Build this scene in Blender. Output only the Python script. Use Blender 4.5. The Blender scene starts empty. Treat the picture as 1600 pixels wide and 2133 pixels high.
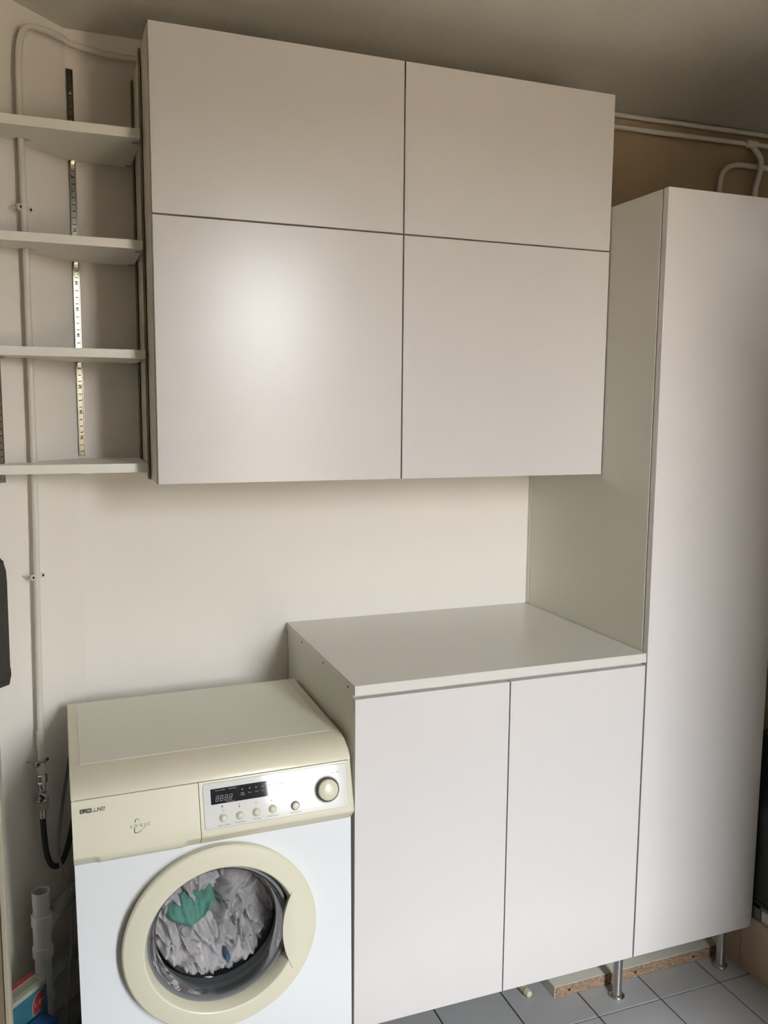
import bpy, bmesh, math, random
from mathutils import Vector, Matrix, noise

# ------------------------------------------------------------------ scene, camera, light
S = bpy.context.scene
COL = S.collection
S.view_settings.view_transform = 'Standard'
S.view_settings.look = 'None'
S.view_settings.gamma = 1.0
S.view_settings.use_curve_mapping = False
S.view_settings.exposure = 0.10

CAM = Vector((-.6089, -2.4052, 1.6158)); YAW, PITCH, ROLL, FPX = .3624, -.1208, .0078, 1789.5
F = Vector((math.sin(YAW)*math.cos(PITCH), math.cos(YAW)*math.cos(PITCH), math.sin(PITCH)))
Rv = F.cross(Vector((0, 0, 1))).normalized(); Uv = Rv.cross(F)
cr, sr = math.cos(ROLL), math.sin(ROLL)
R2 = Rv*cr + Uv*sr; U2 = Uv*cr - Rv*sr
cd = bpy.data.cameras.new('camera'); cd.sensor_fit = 'HORIZONTAL'; cd.sensor_width = 36
cd.lens = 36*FPX/1600; cd.clip_start = .02; cd.clip_end = 200
cam = bpy.data.objects.new('camera', cd); COL.objects.link(cam)
m = Matrix((R2, U2, -F)).transposed().to_4x4(); m.translation = CAM
cam.matrix_world = m
S.camera = cam

SKY = 50.0
W = bpy.data.worlds.new('sky'); S.world = W; W.use_nodes = True
bg = W.node_tree.nodes['Background']
bg.inputs[0].default_value = (.94, .957, 1.0, 1); bg.inputs[1].default_value = SKY

# window in the wall behind the camera (x0, x1, z0, z1)
YR = -3.3
WIN = (.30, .76, .45, 2.50)
sd = bpy.data.lights.new('sun', 'SUN'); sd.energy = 60; sd.angle = math.radians(2); sd.color = (1, .93, .82)
so = bpy.data.objects.new('sun', sd); COL.objects.link(so)
so.rotation_euler = Vector((.35, -.5, -1.)).to_track_quat('-Z', 'Y').to_euler()   # over the roof, onto the terrace outside
pl = bpy.data.lights.new('window_portal', 'AREA'); pl.shape = 'RECTANGLE'
pl.size = WIN[1]-WIN[0]; pl.size_y = WIN[3]-WIN[2]; pl.cycles.is_portal = True
po = bpy.data.objects.new('window_portal', pl); COL.objects.link(po)
po.location = ((WIN[0]+WIN[1])/2, YR-.13, (WIN[2]+WIN[3])/2)
po.rotation_euler = (math.radians(90), 0, 0)   # shines towards +y, into the room

# ------------------------------------------------------------------ materials
def srgb(r, g, b):
    f = lambda c: (c/255/12.92 if c/255 <= .04045 else ((c/255+.055)/1.055)**2.4)
    return (f(r), f(g), f(b), 1)

def mat(name, col, rough=.5, metal=0., spec=.5, bump=0., bscale=200., var=0., vscale=6., coat=0.):
    M = bpy.data.materials.new(name); M.use_nodes = True
    nt = M.node_tree; b = nt.nodes['Principled BSDF']
    b.inputs['Base Color'].default_value = col
    b.inputs['Roughness'].default_value = rough
    b.inputs['Metallic'].default_value = metal
    b.inputs['Specular IOR Level'].default_value = spec
    if coat:
        b.inputs['Coat Weight'].default_value = coat; b.inputs['Coat Roughness'].default_value = .04
    if bump or var:
        tc = nt.nodes.new('ShaderNodeTexCoord')
    if var:
        n = nt.nodes.new('ShaderNodeTexNoise'); n.inputs['Scale'].default_value = vscale
        n.inputs['Detail'].default_value = 5
        nt.links.new(tc.outputs['Object'], n.inputs['Vector'])
        mx = nt.nodes.new('ShaderNodeMix'); mx.data_type = 'RGBA'
        mx.inputs['A'].default_value = tuple(c*(1-var) for c in col[:3])+(1,)
        mx.inputs['B'].default_value = tuple(min(1, c*(1+var)) for c in col[:3])+(1,)
        nt.links.new(n.outputs['Fac'], mx.inputs['Factor'])
        nt.links.new(mx.outputs['Result'], b.inputs['Base Color'])
    if bump:
        n2 = nt.nodes.new('ShaderNodeTexNoise'); n2.inputs['Scale'].default_value = bscale
        n2.inputs['Detail'].default_value = 3
        nt.links.new(tc.outputs['Object'], n2.inputs['Vector'])
        bn = nt.nodes.new('ShaderNodeBump'); bn.inputs['Strength'].default_value = bump
        bn.inputs['Distance'].default_value = .002
        nt.links.new(n2.outputs['Fac'], bn.inputs['Height'])
        nt.links.new(bn.outputs['Normal'], b.inputs['Normal'])
    return M

def glass(name, tint, k=1.45, rough=.02):
    M = bpy.data.materials.new(name); M.use_nodes = True
    nt = M.node_tree; nt.nodes.clear()
    o = nt.nodes.new('ShaderNodeOutputMaterial'); t = nt.nodes.new('ShaderNodeBsdfTransparent')
    t.inputs[0].default_value = tint
    g = nt.nodes.new('ShaderNodeBsdfGlossy'); g.inputs['Roughness'].default_value = rough
    f = nt.nodes.new('ShaderNodeFresnel'); f.inputs[0].default_value = k
    mx = nt.nodes.new('ShaderNodeMixShader')
    nt.links.new(f.outputs[0], mx.inputs[0]); nt.links.new(t.outputs[0], mx.inputs[1])
    nt.links.new(g.outputs[0], mx.inputs[2]); nt.links.new(mx.outputs[0], o.inputs[0])
    return M

M_wall = mat('white_plaster', (.90, .85, .775, 1), .85, bump=.35, bscale=90, var=.02, vscale=3)
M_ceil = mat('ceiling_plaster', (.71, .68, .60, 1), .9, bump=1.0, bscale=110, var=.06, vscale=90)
M_tan = mat('tan_painted_wall', (.40, .30, .185, 1), .8, bump=.3, bscale=90, var=.05, vscale=3)
M_door = mat('satin_white_lacquer', (.72, .69, .67, 1), .26, spec=.5, bump=.03, bscale=500)
M_mel = mat('white_melamine', (.74, .72, .63, 1), .42, spec=.4, bump=.04, bscale=600)
M_top = mat('white_worktop_laminate', (.715, .69, .64, 1), .30, spec=.4, bump=.03, bscale=700)
M_shelf = mat('shelf_melamine', (.90, .875, .785, 1), .5, bump=.03, bscale=500)
M_paint = mat('white_painted_copper', (.76, .73, .65, 1), .45, bump=.25, bscale=60)
M_rail = mat('brushed_rail_steel', (.13, .118, .09, 1), .20, metal=1, bump=.08, bscale=200)
M_raild = mat('dull_rail_steel', (.30, .27, .20, 1), .5, metal=.5)
M_dark = mat('dark_slot', (.015, .014, .012, 1), .8)
M_screw = mat('screw_steel', (.5, .48, .42, 1), .3, metal=1)
M_steel = mat('stainless_steel', (.55, .54, .53, 1), .28, metal=1, bump=.05, bscale=300)
M_chrome = mat('chrome', (.62, .61, .58, 1), .15, metal=1)
M_tile = mat('grey_floor_tile', (.42, .422, .43, 1), .38, bump=.05, bscale=120, var=.07, vscale=40)
M_grout = mat('dark_grout', (.055, .054, .052, 1), .9, bump=.3, bscale=300)
M_beige = mat('beige_wall_tile', (.47, .37, .27, 1), .4, var=.08, vscale=30)
M_bgrout = mat('pale_grout', (.55, .48, .4, 1), .9)
M_cream = mat('cream_plastic', (.74, .70, .545, 1), .30, spec=.5, bump=.03, bscale=600)
M_lid = mat('pale_lid_top', (.76, .75, .645, 1), .38, bump=.06, bscale=500, var=.02, vscale=4)
M_white = mat('white_enamel', (.80, .815, .82, 1), .28, spec=.5)
M_plate = mat('glossy_control_plate', (.74, .735, .70, 1), .07, spec=.5)
M_disp = mat('dark_display_glass', (.008, .009, .014, 1), .04, spec=.6)
M_led = mat('display_print', (.30, .31, .32, 1), .5)
M_ink = mat('dark_print', (.03, .034, .028, 1), .5)
M_inkg = mat('grey_print', (.15, .15, .135, 1), .5)
M_knobrim = mat('dark_knob_rim', (.12, .12, .11, 1), .2, metal=.6)
M_rubber = mat('grey_rubber_gasket', (.20, .21, .21, 1), .45, bump=.1, bscale=100)
M_drum = mat('drum_steel', (.22, .22, .22, 1), .35, metal=.9)
M_glass = glass('porthole_glass', (.93, .95, .95, 1))
M_bowl = glass('smoked_bowl_side', (.50, .52, .52, 1), 1.3)
M_pane = glass('window_glass', (.97, .98, .98, 1))
M_hose = mat('black_rubber_hose', (.012, .016, .016, 1), .5, bump=.1, bscale=150)
M_cable = mat('grey_cable_plastic', (.16, .165, .15, 1), .5)
M_pvc = mat('white_pvc', (.58, .59, .54, 1), .45, var=.05, vscale=20)
M_pvcg = mat('grey_corrugated_plastic', (.40, .405, .37, 1), .55)
M_nut = mat('beige_plastic_nut', (.42, .39, .28, 1), .5)
M_case = mat('dark_grey_plastic', (.045, .042, .032, 1), .6, bump=.15, bscale=150)
M_doorw = mat('shaded_tan_panel', (.19, .145, .09, 1), .55, var=.08, vscale=12)  # tan lowered so the colour carries the shade on the leaf
M_lip = mat('shaded_cream_edge', (.36, .325, .24, 1), .5)  # cream lowered with the leaf, shade included in the colour
M_ivory = mat('ivory_plastic', (.62, .56, .38, 1), .5)
M_green = mat('dark_green_metal', (.018, .024, .017, 1), .45, bump=.05, bscale=60)
M_bag = mat('dark_teal_fabric', (.008, .016, .016, 1), .7, bump=.3, bscale=300)
M_frameg = mat('grey_green_metal', (.16, .18, .16, 1), .4, metal=.3)
M_labelw = mat('white_plate', (.6, .62, .6, 1), .5)
M_cloth = mat('white_laundry', (.84, .78, .78, 1), .9, bump=.3, bscale=700, var=.06, vscale=30)
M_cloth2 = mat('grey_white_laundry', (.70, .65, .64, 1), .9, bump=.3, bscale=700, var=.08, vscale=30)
M_teal = mat('teal_terry', (.23, .58, .45, 1), .95, bump=.9, bscale=500, var=.15, vscale=120)
M_bluec = mat('blue_cloth', (.12, .26, .42, 1), .9, bump=.3, bscale=400)
M_red = mat('red_print', (.30, .02, .016, 1), .5)
M_cardw = mat('shaded_white_card', (.34, .325, .265, 1), .6)  # white card darkened, the shade beside the machine is in the colour
M_cardg = mat('printed_olive_panel', (.22, .225, .15, 1), .6)
M_carda = mat('blue_card', (.008, .075, .23, 1), .45)
M_cardt = mat('teal_card_print', (.03, .125, .16, 1), .45, var=.45, vscale=25)  # teal print lowered as well for the shade around the box
M_wframe = mat('white_window_frame', (.75, .75, .72, 1), .4)
M_ground = mat('pale_paving', (.52, .425, .325, 1), .9, var=.1, vscale=2)
M_lawn = mat('dry_lawn', (.105, .075, .045, 1), .9, var=.2, vscale=1)
M_hedge = mat('dark_hedge', (.05, .052, .03, 1), .9, bump=1, bscale=20, var=.4, vscale=6)

def chip():
    M = mat('chipboard_edge', (.36, .24, .15, 1), .8, bump=.5, bscale=300)
    nt = M.node_tree; b = nt.nodes['Principled BSDF']
    tc = nt.nodes.new('ShaderNodeTexCoord'); v = nt.nodes.new('ShaderNodeTexVoronoi')
    mp = nt.nodes.new('ShaderNodeMapping'); mp.inputs['Scale'].default_value = (120, 300, 420)
    v.inputs['Scale'].default_value = 1
    r = nt.nodes.new('ShaderNodeValToRGB'); r.color_ramp.elements[0].color = (.14, .085, .05, 1)
    r.color_ramp.elements[1].color = (.45, .31, .20, 1)
    nt.links.new(tc.outputs['Object'], mp.inputs[0]); nt.links.new(mp.outputs[0], v.inputs['Vector'])
    nt.links.new(v.outputs['Color'], r.inputs[0]); nt.links.new(r.outputs[0], b.inputs['Base Color'])
    return M
M_chip = chip()

# ------------------------------------------------------------------ helpers
OFF = {}     # world offset of each object's frame while building
def link(o, parent=None):
    COL.objects.link(o)
    if parent is not None: o.parent = parent
    return o
def thing(name, label, cat, loc, group=None):
    o = link(bpy.data.objects.new(name, None)); o.empty_display_size = .05
    o.location = loc; OFF[o] = Vector(loc); tag(o, label, cat, group); return o
def tag(o, label, cat, group=None):
    o['label'] = label; o['category'] = cat
    if group: o['group'] = group
    return o
def struct(o):
    o['kind'] = 'structure'; return o

def put(name, bm, material, parent=None, smooth=False, angle=None):
    """bm in world coordinates -> one object; materials may be a list"""
    me = bpy.data.meshes.new(name)
    vs = [v.co for v in bm.verts]
    if parent is not None: off = OFF[parent]
    else:
        lo = [min(v[i] for v in vs) for i in range(3)]; hi = [max(v[i] for v in vs) for i in range(3)]
        off = Vector(((lo[0]+hi[0])/2, (lo[1]+hi[1])/2, lo[2]))
    bmesh.ops.translate(bm, verts=bm.verts, vec=-off)
    bmesh.ops.recalc_face_normals(bm, faces=bm.faces)
    if smooth:
        for f in bm.faces: f.smooth = True
    bm.to_mesh(me); bm.free()
    for mm in (material if isinstance(material, (list, tuple)) else [material]): me.materials.append(mm)
    o = bpy.data.objects.new(name, me)
    if parent is None: o.location = off
    link(o, parent); OFF[o] = off
    if smooth and angle: me.set_sharp_from_angle(angle=math.radians(angle))
    return o

def add_box(bm, x0, x1, y0, y1, z0, z1, bev=0., seg=2):
    r = bmesh.ops.create_cube(bm, size=1)['verts']
    for v in r:
        v.co = Vector((x0+(v.co.x+.5)*(x1-x0), y0+(v.co.y+.5)*(y1-y0), z0+(v.co.z+.5)*(z1-z0)))
    if bev:
        es = list({e for v in r for e in v.link_edges})
        bmesh.ops.bevel(bm, geom=es, offset=bev, segments=seg, profile=.5, affect='EDGES')
def box(name, b, material, parent=None, bev=0., seg=2):
    bm = bmesh.new(); add_box(bm, *b, bev=bev, seg=seg)
    return put(name, bm, material, parent)
def add_obox(bm, o, ux, uy, uz, bev=0.):
    """oriented box from corner o and three edge vectors"""
    r = bmesh.ops.create_cube(bm, size=1)['verts']
    for v in r: v.co = Vector(o)+Vector(ux)*(v.co.x+.5)+Vector(uy)*(v.co.y+.5)+Vector(uz)*(v.co.z+.5)
    if bev:
        bmesh.ops.bevel(bm, geom=list({e for v in r for e in v.link_edges}), offset=bev, segments=2, profile=.5, affect='EDGES')
def obox(name, o, ux, uy, uz, material, parent=None, bev=0.):
    bm = bmesh.new(); add_obox(bm, o, ux, uy, uz, bev); return put(name, bm, material, parent)
def add_prism(bm, pts, vec):
    """closed polygon pts (world) extruded by vec"""
    a = [bm.verts.new(p) for p in pts]; b = [bm.verts.new(Vector(p)+Vector(vec)) for p in pts]
    n = len(pts)
    bm.faces.new(a); bm.faces.new(b[::-1])
    for i in range(n): bm.faces.new((a[i], b[i], b[(i+1) % n], a[(i+1) % n]))
def prism(name, pts, vec, material, parent=None, bev=0.):
    bm = bmesh.new(); add_prism(bm, pts, vec)
    if bev: bmesh.ops.bevel(bm, geom=list(bm.edges), offset=bev, segments=2, profile=.5, affect='EDGES')
    return put(name, bm, material, parent)

def basis(axis):
    a = Vector(axis).normalized()
    t = Vector((0, 0, 1)) if abs(a.z) < .9 else Vector((1, 0, 0))
    u = a.cross(t).normalized(); v = a.cross(u); return a, u, v
def add_lathe(bm, prof, c, axis, n=48, closed=False):
    """prof: list of (radius, distance along axis)"""
    a, u, v = basis(axis); c = Vector(c); rings = []
    for r, h in prof:
        if r < 1e-6: rings.append([bm.verts.new(c+a*h)])
        else: rings.append([bm.verts.new(c+a*h+(u*math.cos(2*math.pi*i/n)+v*math.sin(2*math.pi*i/n))*r) for i in range(n)])
    pairs = list(zip(rings, rings[1:]))
    if closed: pairs.append((rings[-1], rings[0]))
    for A, B in pairs:
        for i in range(n):
            j = (i+1) % n
            q = [A[i % len(A)], A[j % len(A)], B[j % len(B)], B[i % len(B)]]
            q2 = []
            for x in q:
                if x not in q2: q2.append(x)
            if len(q2) > 2: bm.faces.new(q2)
def lathe(name, prof, c, axis, material, parent=None, n=48, smooth=True, closed=False, angle=35):
    bm = bmesh.new(); add_lathe(bm, prof, c, axis, n, closed)
    return put(name, bm, material, parent, smooth, angle)

def spline(pts, k=8):
    P = [Vector(p) for p in pts]
    if len(P) == 2 or k == 1: return P
    Q = [P[0]*2-P[1]]+P+[P[-1]*2-P[-2]]; out = []
    for i in range(1, len(Q)-2):
        for j in range(k):
            t = j/k; a, b, c, d = Q[i-1:i+3]
            out.append(.5*((2*b)+(c-a)*t+(2*a-5*b+4*c-d)*t*t+(3*b-a-3*c+d)*t**3))
    out.append(P[-1]); return out
def add_tube(bm, pts, r, n=12, k=8):
    P = spline(pts, k); rings = []; u = None
    for i, p in enumerate(P):
        t = (P[min(i+1, len(P)-1)]-P[max(i-1, 0)]).normalized()
        if u is None: u = basis(t)[1]
        u = (u-t*u.dot(t)).normalized(); v = t.cross(u)
        rr = r(i/(len(P)-1)) if callable(r) else r
        rings.append([bm.verts.new(p+(u*math.cos(2*math.pi*j/n)+v*math.sin(2*math.pi*j/n))*rr) for j in range(n)])
    for A, B in zip(rings, rings[1:]):
        for j in range(n): bm.faces.new((A[j], A[(j+1) % n], B[(j+1) % n], B[j]))
    bm.faces.new(rings[0][::-1]); bm.faces.new(rings[-1])
def tube(name, pts, r, material, parent=None, n=12, k=8):
    bm = bmesh.new(); add_tube(bm, pts, r, n, k); return put(name, bm, material, parent, True, 50)

def text(name, body, size, frame, material, parent, align='CENTER', spacing=1.0):
    """frame: 4x4 matrix in world coordinates (x right, y up, z out of the surface)"""
    cu = bpy.data.curves.new(name, 'FONT'); cu.body = body; cu.size = size
    cu.align_x = align; cu.align_y = 'CENTER'; cu.resolution_u = 2; cu.space_character = spacing
    tmp = bpy.data.objects.new(name+'_tmp', cu); COL.objects.link(tmp)
    dg = bpy.context.evaluated_depsgraph_get()
    me = bpy.data.meshes.new_from_object(tmp.evaluated_get(dg))
    bpy.data.objects.remove(tmp); bpy.data.curves.remove(cu)
    fr = frame.copy(); fr.translation = fr.translation-OFF[parent]
    me.transform(fr); me.materials.clear(); me.materials.append(material)
    o = link(bpy.data.objects.new(name, me), parent); OFF[o] = OFF[parent]; return o
def strokes(name, lines, w, frame, material, parent, h=.0002):
    bm = bmesh.new()
    for L in lines:
        ww = w
        if isinstance(L, tuple): ww, L = L
        for (ax, ay), (bx, by) in zip(L, L[1:]):
            d = Vector((bx-ax, by-ay)); l = d.length
            if l < 1e-9: continue
            d /= l; nrm = Vector((-d.y, d.x))*ww/2; e = d*ww/2
            q = [Vector((ax, ay))-e-nrm, Vector((bx, by))+e-nrm, Vector((bx, by))+e+nrm, Vector((ax, ay))-e+nrm]
            bm.faces.new([bm.verts.new(frame @ Vector((p.x, p.y, h))) for p in q])
    return put(name, bm, material, parent)

# ------------------------------------------------------------------ room shell
ZC = 2.5474; XL, XR = -1.42, 2.1
T = .12
struct(box('wall_back', (-.75, .815, 0, T, -.05, ZC+.1), M_wall))
struct(box('wall_back_right', (.815, XR+T, 0, T, -.05, ZC+.1), M_tan))
s2 = math.sqrt(.5)
DD = Vector((-s2, -s2, 0)); DN = Vector((s2, -s2, 0)); DA = Vector((-.56, 0, 0))
def dg(s, off, z): p = DA+DD*s+DN*off; return Vector((p.x, p.y, z))
struct(obox('wall_left', dg(-.14, -T, -.05), DD*1.45, DN*T, (0, 0, ZC+.15), M_wall))
struct(box('wall_left_side', (XL-T, XL, YR-T, -.80, -.05, ZC+.1), M_tan))
struct(box('wall_right', (XR, XR+T, YR-T, 0, -.05, ZC+.1), M_wall))
bm = bmesh.new()
add_box(bm, XL-T, WIN[0], YR-T, YR, -.05, ZC+.1); add_box(bm, WIN[1], XR+T, YR-T, YR, -.05, ZC+.1)
add_box(bm, WIN[0], WIN[1], YR-T, YR, -.05, WIN[2]); add_box(bm, WIN[0], WIN[1], YR-T, YR, WIN[3], ZC+.1)
struct(put('wall_rear', bm, M_wall))
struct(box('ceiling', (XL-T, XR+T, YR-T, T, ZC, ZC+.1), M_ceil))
fl = struct(box('floor', (XL-T, XR+T, YR-T, T, -.06, -.004), M_grout))
# 20 cm floor tiles, each with its own edges
tx = [.693+.2025*i for i in range(-11, 8)]; ty = [-.627+.2025*i for i in range(-14, 4)]
tme = {}
for i in range(len(tx)-1):
    for j in range(len(ty)-1):
        x0, x1, y0, y1 = tx[i], tx[i+1], ty[j], ty[j+1]
        if y0 > -.01 or x0 > XR-.02 or y1 < YR+.02 or x1 < XL+.02: continue
        cx_, cy_ = (x0+x1)/2, (y0+y1)/2
        if cx_-cy_ < -.66: continue                      # behind the slanted wall
        if x0 > 1.20 and y0 > -1.5: continue             # under the tiled ledge
        y1c = min(y1, 0.); key = round(y1c-y0, 3)
        if key not in tme:
            b2 = bmesh.new(); add_box(b2, 0, .2025-.0042, 0, key-.0042, -.004, 0, bev=.0008, seg=1)
            me = bpy.data.meshes.new('floor_tile'); b2.to_mesh(me); b2.free(); me.materials.append(M_tile); tme[key] = me
        o = link(bpy.data.objects.new('tile', tme[key]), fl)
        o.location = Vector((x0+.0021, y0+.0021, 0))-OFF[fl]

struct(box('shade_partition', (.77, XR, -2.12, -2.02, -.004, 2.1), M_wall))  # unseen wall added to block window light, dims the tall cabinet towards the right
# window in the rear wall
wn = struct(thing('window_1', 'white framed window', 'window', ((WIN[0]+WIN[1])/2, YR-.06, WIN[2])))
del wn['category']; del wn['label']
bm = bmesh.new(); f_ = .045; y0, y1 = YR-.09, YR-.03
add_box(bm, WIN[0], WIN[0]+f_, y0, y1, WIN[2], WIN[3]); add_box(bm, WIN[1]-f_, WIN[1], y0, y1, WIN[2], WIN[3])
add_box(bm, WIN[0]+f_, WIN[1]-f_, y0, y1, WIN[2], WIN[2]+f_); add_box(bm, WIN[0]+f_, WIN[1]-f_, y0, y1, WIN[3]-f_, WIN[3])
put('window_frame', bm, M_wframe, wn)
box('pane', (WIN[0]+f_, WIN[1]-f_, YR-.062, YR-.058, WIN[2]+f_, WIN[3]-f_), M_pane, wn)
box('window_sill', (WIN[0]-.03, WIN[1]+.03, YR-.03, YR+.06, WIN[2]-.03, WIN[2]), M_wframe, wn, bev=.004)

# unseen outside: ground and hedge, set up to shape the window light
struct(box('terrace', (-60, 60, -10, YR-T-.001, -.30, -.12), M_ground))
struct(box('lawn', (-60, 60, -75, -10, -.30, -.13), M_lawn))
bm = bmesh.new(); bmesh.ops.create_grid(bm, x_segments=120, y_segments=14, size=.5)
for v in bm.verts:
    x, z = v.co.x*90, (v.co.y+.5)*5.0
    p = Vector((x, -60, z-.12)); d = noise.noise(p*1.7)*.3+noise.noise(p*6)*.12
    v.co = Vector((x, -60+d*3, z-.12+(.5*noise.noise(p*.7) if z > 4.7 else 0)))
r = bmesh.ops.extrude_face_region(bm, geom=list(bm.faces))
bmesh.ops.translate(bm, verts=[g for g in r['geom'] if isinstance(g, bmesh.types.BMVert)], vec=(0, -1.2, 0))
tag(put('hedge', bm, M_hedge, smooth=True), 'unseen dark hedge added beyond the window to cut off the low sky', 'hedge')

# tiled ledge beside the tall cabinet
XB = 1.208
lg = struct(box('ledge', (XB+.004, XR, -1.5, -.0005, -.004, .166), M_bgrout))
for k, (ya, yb) in enumerate(((-.584, -.384), (-.382, -.182), (-.180, -.002), (-.786, -.586), (-.988, -.788), (-1.19, -.99), (-1.392, -1.192))):
    box('tile', (XB, XB+.0045, ya, yb, 0, .168), M_beige, lg, bev=.0008, seg=1)
box('ledge_top', (XB, XR, -1.5, -.0005, .166, .169), M_beige, lg)

# ------------------------------------------------------------------ wall cabinets (four units)
WX0, WXM, WX1 = -.399, .2005, .800
WZ0, WZM, WZ1 = 1.4355, 2.0375, 2.4411
YD = -.392
def wall_cab(x0, x1, z0, z1, label):
    t = thing('wall_cabinet', label, 'cabinet', ((x0+x1)/2, -.19, z0), 'white wall cabinets')
    bm = bmesh.new(); e = .0006; p = .018; yb, yf = -.002, YD+.0215
    add_box(bm, x0+e, x0+p, yf, yb, z0+e, z1-e, .0006, 1); add_box(bm, x1-p, x1-e, yf, yb, z0+e, z1-e, .0006, 1)
    add_box(bm, x0+p, x1-p, yf, yb, z0+e, z0+p); add_box(bm, x0+p, x1-p, yf, yb, z1-p, z1-e)
    add_box(bm, x0+p, x1-p, yb-.006, yb, z0+p, z1-p)
    put('body', bm, M_mel, t)
    g = .0018
    box('door', (x0+g, x1-g, YD, YD+.0195, z0+g, z1-g), M_door, t, bev=.0009)
    return t
wall_cab(WX0, WXM, WZM, WZ1, 'white wall cabinet above the one with the bright reflection, next to the open shelves')
wall_cab(WXM, WX1, WZM, WZ1, 'white wall cabinet under the ceiling, next to the bare tan wall')
wall_cab(WX0, WXM, WZ0, WZM, 'white wall cabinet with the bright reflection, hanging over the washing machine')
wall_cab(WXM, WX1, WZ0, WZM, 'white wall cabinet hanging over the worktop and touching the tall cabinet')

# ------------------------------------------------------------------ base cabinet, worktop, tall cabinet
ZB, ZD, ZW, YF = .1428, .9567, .9889, -.622
def leg(parent, x, y):
    lathe('leg', [(0, .0), (.021, .0), (.0215, .004), (.019, .007), (.0135, .010), (.0125, .014), (.0125, ZB-.012), (.016, ZB-.011), (.016, ZB), (0, ZB)],
          (x, y, 0), (0, 0, 1), M_steel, parent, n=28)
t = thing('base_cabinet', 'low white two-door cabinet on steel legs under the worktop', 'cabinet', (.4, -.31, 0))
bm = bmesh.new(); p = .018
add_box(bm, .0028, p, YF+.022, -.004, ZB, ZW-.0245, .0006, 1); add_box(bm, .798-p, .798, YF+.022, -.004, ZB, ZW-.0245)
add_box(bm, p, .798-p, YF+.022, -.004, ZB, ZB+p); add_box(bm, p, .798-p, -.012, -.004, ZB+p, ZW-.03)
add_box(bm, p, .798-p, YF+.022, YF+.10, ZW-.045, ZW-.0245)
put('body', bm, M_mel, t)
box('door', (.0010, .3985, YF, YF+.019, ZB, ZD), M_door, t, bev=.0009)
box('door', (.4015, .7965, YF, YF+.019, ZB, ZD), M_door, t, bev=.0009)
for x, y in ((.05, -.575), (.05, -.07), (.75, -.07), (.788, -.574)): leg(t, x+.0, y)
wt = thing('worktop', 'white laminate worktop slab with three screw holes in its end', 'worktop', (.4, -.31, ZW-.024))
box('slab', (0.0, .7985, YF, -.001, ZW-.0240, ZW), M_top, wt, bev=.0008)
for y in (-.169, -.371, -.572):
    lathe('screw_hole', [(0, .0003), (.0034, .0003), (.0034, -.001), (0, -.001)], (0, y, .9725), (-1, 0, 0), M_dark, wt, n=14, smooth=False)

TX0, TX1, ZT = .800, 1.2075, 2.1551
t = thing('tall_cabinet', 'tall white single-door cabinet on steel legs beside the worktop', 'cabinet', (1.0, -.31, 0))
bm = bmesh.new()
yb = -.001
add_box(bm, TX0+.001, TX0+p, YF+.0235, -.018, ZB, ZT-.001, .0006, 1); add_box(bm, TX1-p, TX1-.001, YF+.0235, yb, ZB, ZT-.001)
add_box(bm, TX0+p, TX1-p, YF+.0235, yb, ZB, ZB+p); add_box(bm, TX0+p, TX1-p, YF+.0235, yb, ZT-p, ZT-.001)
add_box(bm, TX0+p, TX1-p, -.010, yb, ZB+p, ZT-p)
put('body', bm, M_mel, t)
box('filler_strip', (TX0-.001, TX0+.016, -.016, -.001, ZW+.001, WZ0-.002), M_mel, t, bev=.0005)
box('door', (TX0+.0015, TX1-.001, YF, YF+.0195, ZB, ZT), M_door, t, bev=.0009)
for x, y in ((.825, -.07), (1.17, -.07), (1.152, -.568)): leg(t, x, y)

# ------------------------------------------------------------------ shelf rails and shelves
def slots(bm, o, ux, un, z0, z1, w=.007, step=.0165):
    z = z0+.012; k = 0
    while z < z1-.01:
        add_obox(bm, Vector(o)+Vector(ux)*(-w/2)+Vector((0, 0, z-.001)), Vector(ux)*w, Vector(un)*.0004, (0, 0, .0021)); z += step
def rail(label, o, ux, un, z0, z1, material, w=.0155, clips=()):
    """o: centre of the back face (x, y); ux along the wall; un out of the wall"""
    ux, un = Vector(ux), Vector(un); o3 = Vector((o[0], o[1], 0))
    t = thing('shelf_rail', label, 'rail', (o[0], o[1], z0), 'metal shelf rails')
    bm = bmesh.new(); base = o3+Vector((0, 0, z0)); h = Vector((0, 0, z1-z0))
    add_obox(bm, base-ux*w/2, ux*w, un*.002, h)
    add_obox(bm, base-ux*w/2, ux*.0018, un*.006, h); add_obox(bm, base+ux*(w/2-.0018), ux*.0018, un*.006, h)
    add_obox(bm, base-ux*w*.33+un*.0018, ux*w*.66, un*.0032, h)
    put('channel', bm, material, t)
    bm = bmesh.new(); slots(bm, o3+un*.0049, ux, un, z0, z1)
    s = put('slots', bm, M_dark, t); s['kind'] = 'stuff'
    z = z0+.05
    while z < z1-.02:
        lathe('screw', [(0, .0018), (.002, .0016), (.0032, .0006), (.0034, 0)], o3+un*.005+Vector((0, 0, z)), un, M_screw, t, n=12)
        z += .066
    for z in clips:
        bm = bmesh.new()
        add_obox(bm, o3-ux*.005+un*.005+Vector((0, 0, z-.0135)), ux*.010, un*.002, (0, 0, .0125), .0004)
        add_obox(bm, o3-ux*.005+un*.005+Vector((0, 0, z-.0025)), ux*.010, un*.018, (0, 0, .0018), .0004)
        put('support_clip', bm, M_screw, t)
SH = [(2.228, 2.2495), (1.980, 2.000), (1.7275, 1.7475), (1.457, 1.478)]   # bottom, top of each shelf
zs = [a for a, b in SH]
rail('bright metal shelf rail on the back wall in the corner by the pipe', (-.551, -.0018), (.989, .148, 0), (.148, -.989, 0), 1.484, 2.450, M_rail, clips=zs[:3])
rail('dull metal shelf rail in the corner behind the wall cabinet side', (WX0, -.022), (0, -1, 0), (-1, 0, 0), 1.47, 2.435, M_raild, clips=zs)
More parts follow.
